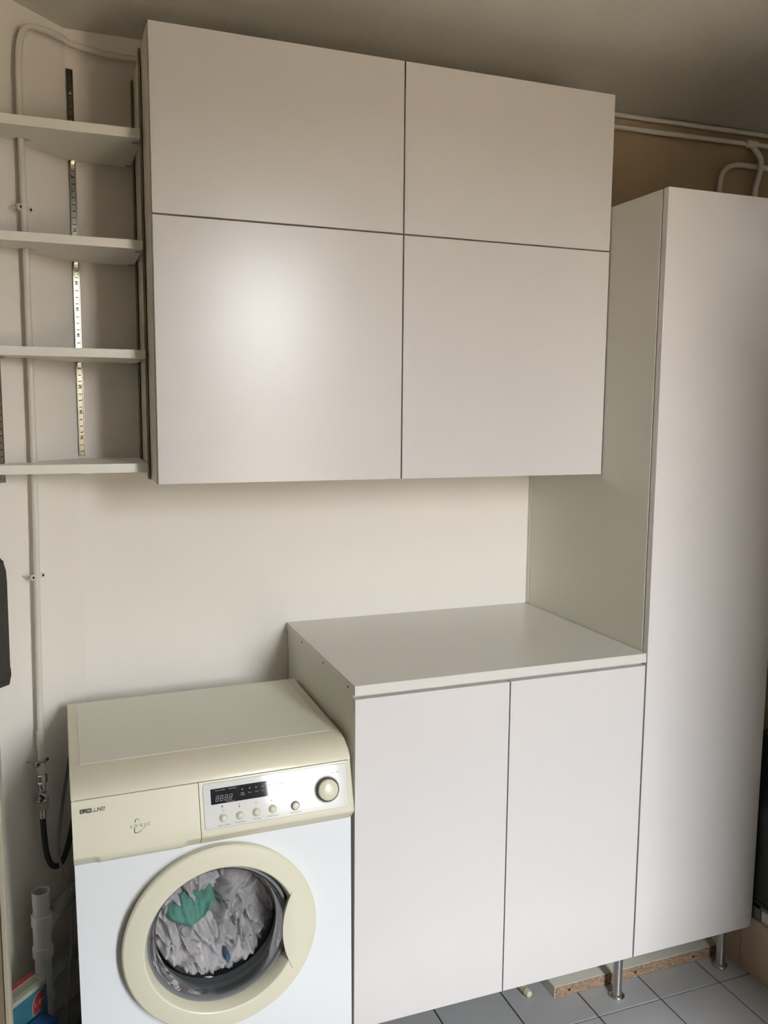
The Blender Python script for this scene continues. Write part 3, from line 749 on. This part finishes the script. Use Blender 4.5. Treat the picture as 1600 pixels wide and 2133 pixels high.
obox('red_stripe', o-UX*(Lz-.001)-UN*(Dz-.0005)+Vector((0, 0, Hz)), UX*(Lz-.002), UN*.013, (0, 0, .0006), M_red, db)
obox('top_print', o-UX*.085-UN*.030+Vector((0, 0, Hz)), UX*.075, UN*.020, (0, 0, .0006), M_cardg, db)
db2, o2 = card_box('detergent_box', 'plain blue carton standing in front of the detergent box', (-.657, -.417), .17, .046, .200, M_carda)
obox('top_flap', o2-UX*.168-UN*.045+Vector((0, 0, .2)), UX*.167, UN*.044, (0, 0, .0008), M_carda, db2, .0002)
obox('red_edge', o2-UX*.168-UN*.046+Vector((0, 0, .19)), UX*.12, UN*.0006, (0, 0, .012), M_red, db2)

# ------------------------------------------------------------------ left edge: dark case, door leaf
bm = bmesh.new()
ol = [(.252, .0), (.252, -.012), (.247, -.014), (.246, -.042), (.2515, -.046), (.2525, -.20), (.2490, -.205), (.2475, -.262), (.250, -.280), (.258, -.300), (.270, -.314)]
ol = [(.2545, .948), (.2525, .953), (.2520, .966), (.2475, .967), (.2480, .988), (.2520, .990), (.2500, 1.20), (.2480, 1.202), (.2490, 1.225), (.2545, 1.243), (.2620, 1.256), (.272, 1.264), (.345, 1.264), (.352, 1.256), (.352, .953), (.346, .946)]
add_prism(bm, [dg(s+.026, .0005, z) for s, z in ol], DN*.028)
bmesh.ops.bevel(bm, geom=list(bm.edges), offset=.0012, segments=1, profile=.5, affect='EDGES')
cs = thing('wall_case', 'dark grey plastic case with rounded top fixed to the slanted wall', 'case', tuple(dg(.3, .028, .946)))
put('shell', bm, M_case, cs)
obox('cover', dg(.372, .028, .96), -DD*.085, DN*.004, (0, 0, .29), M_case, cs, .0015)
dl = struct(box('door_1', (XL+.01, -.7285, -.905, -.865, .006, 2.03), M_doorw, bev=.001))
box('door_edge', (-.7285, -.7195, -.909, -.861, .006, 2.03), M_lip, dl, bev=.002)
lathe('door_handle', [(0, .06), (.011, .058), (.011, .048), (.008, .045), (.008, .006), (.022, .004), (.022, 0)], (-.80, -.905, 1.02), (0, -1, 0), M_chrome, dl, n=24)

# ------------------------------------------------------------------ floor bits
bd = thing('chipboard_plank', 'white laminated chipboard offcut lying on the floor under the cabinets', 'board', (.91, -.44, 0))
box('laminate', (.618, 1.203, -.5255, -.36, .0005, .0335), M_mel, bd, bev=.0005)
box('raw_edge', (.6195, 1.2025, -.5268, -.5245, .001, .0325), M_chip, bd)
for x in (.665, .885, 1.09):
    lathe('dowel_hole', [(0, .0004), (.004, .0004), (.004, -.001)], (x, -.5268, .016), (0, -1, 0), M_dark, bd, n=14, smooth=False)
cpx = thing('plastic_dowel', 'small ivory plastic dowel lying on the floor tiles', 'dowel', (.555, -.47, .0))
dv = Vector((.0, -1, .0)); dv = Vector((.10, -1, 0)).normalized()
lathe('shaft', [(0, 0), (.0095, 0), (.0105, .003), (.0105, .034), (0, .034)], (.549, -.445, .0107), dv, M_ivory, cpx, n=20)
lathe('groove', [(.0085, .034), (.009, .034), (.009, .038), (.0085, .038)], (.549, -.445, .0107), dv, M_dark, cpx, n=20)
lathe('tip', [(.009, .038), (.0105, .038), (.0108, .046), (.0085, .055), (.004, .058), (0, .058)], (.549, -.445, .0107), dv, M_ivory, cpx, n=20)

# ------------------------------------------------------------------ things on the tiled ledge beyond the tall cabinet
ap = thing('metal_cabinet', 'dark green metal cabinet standing on the beige tiled ledge', 'cabinet', (1.55, -.95, .169))
bm = bmesh.new()
for (xa, ya) in ((1.2145, -1.3), (1.2145, -.644), (1.80, -1.3), (1.80, -.644)): add_box(bm, xa, xa+.03, ya, ya+.04, .1692, .215)
add_box(bm, 1.2145, 1.83, -1.3, -.30, .205, .216)
put('base_frame', bm, M_frameg, ap)
box('label_plate', (1.218, 1.222, -.80, -.646, .170, .204), M_labelw, ap)
box('black_trim', (1.2120, 1.835, -1.305, -.30, .216, .227), M_hose, ap, bev=.001)
box('body', (1.2140, 1.83, -1.30, -.30, .227, .505), M_green, ap, bev=.004)
bm = bmesh.new(); bmesh.ops.create_grid(bm, x_segments=40, y_segments=40, size=.5)
for v in bm.verts:
    x, y = v.co.x, v.co.y; e = max(abs(x), abs(y))*2
    h = .16*(1-e**6)+.02*noise.noise(Vector((x*6, y*6, 3)))*(1-e**4)
    v.co = Vector((1.475+x*.515, -.80+y*.95, .506+max(0, h)+.012*abs(noise.noise(Vector((x*9, y*22, 1))))*(1-e**8)))
tag(put('cloth_bundle', bm, M_bag, smooth=True), 'dark folded cloth bundle on top of the green metal cabinet', 'cloth')
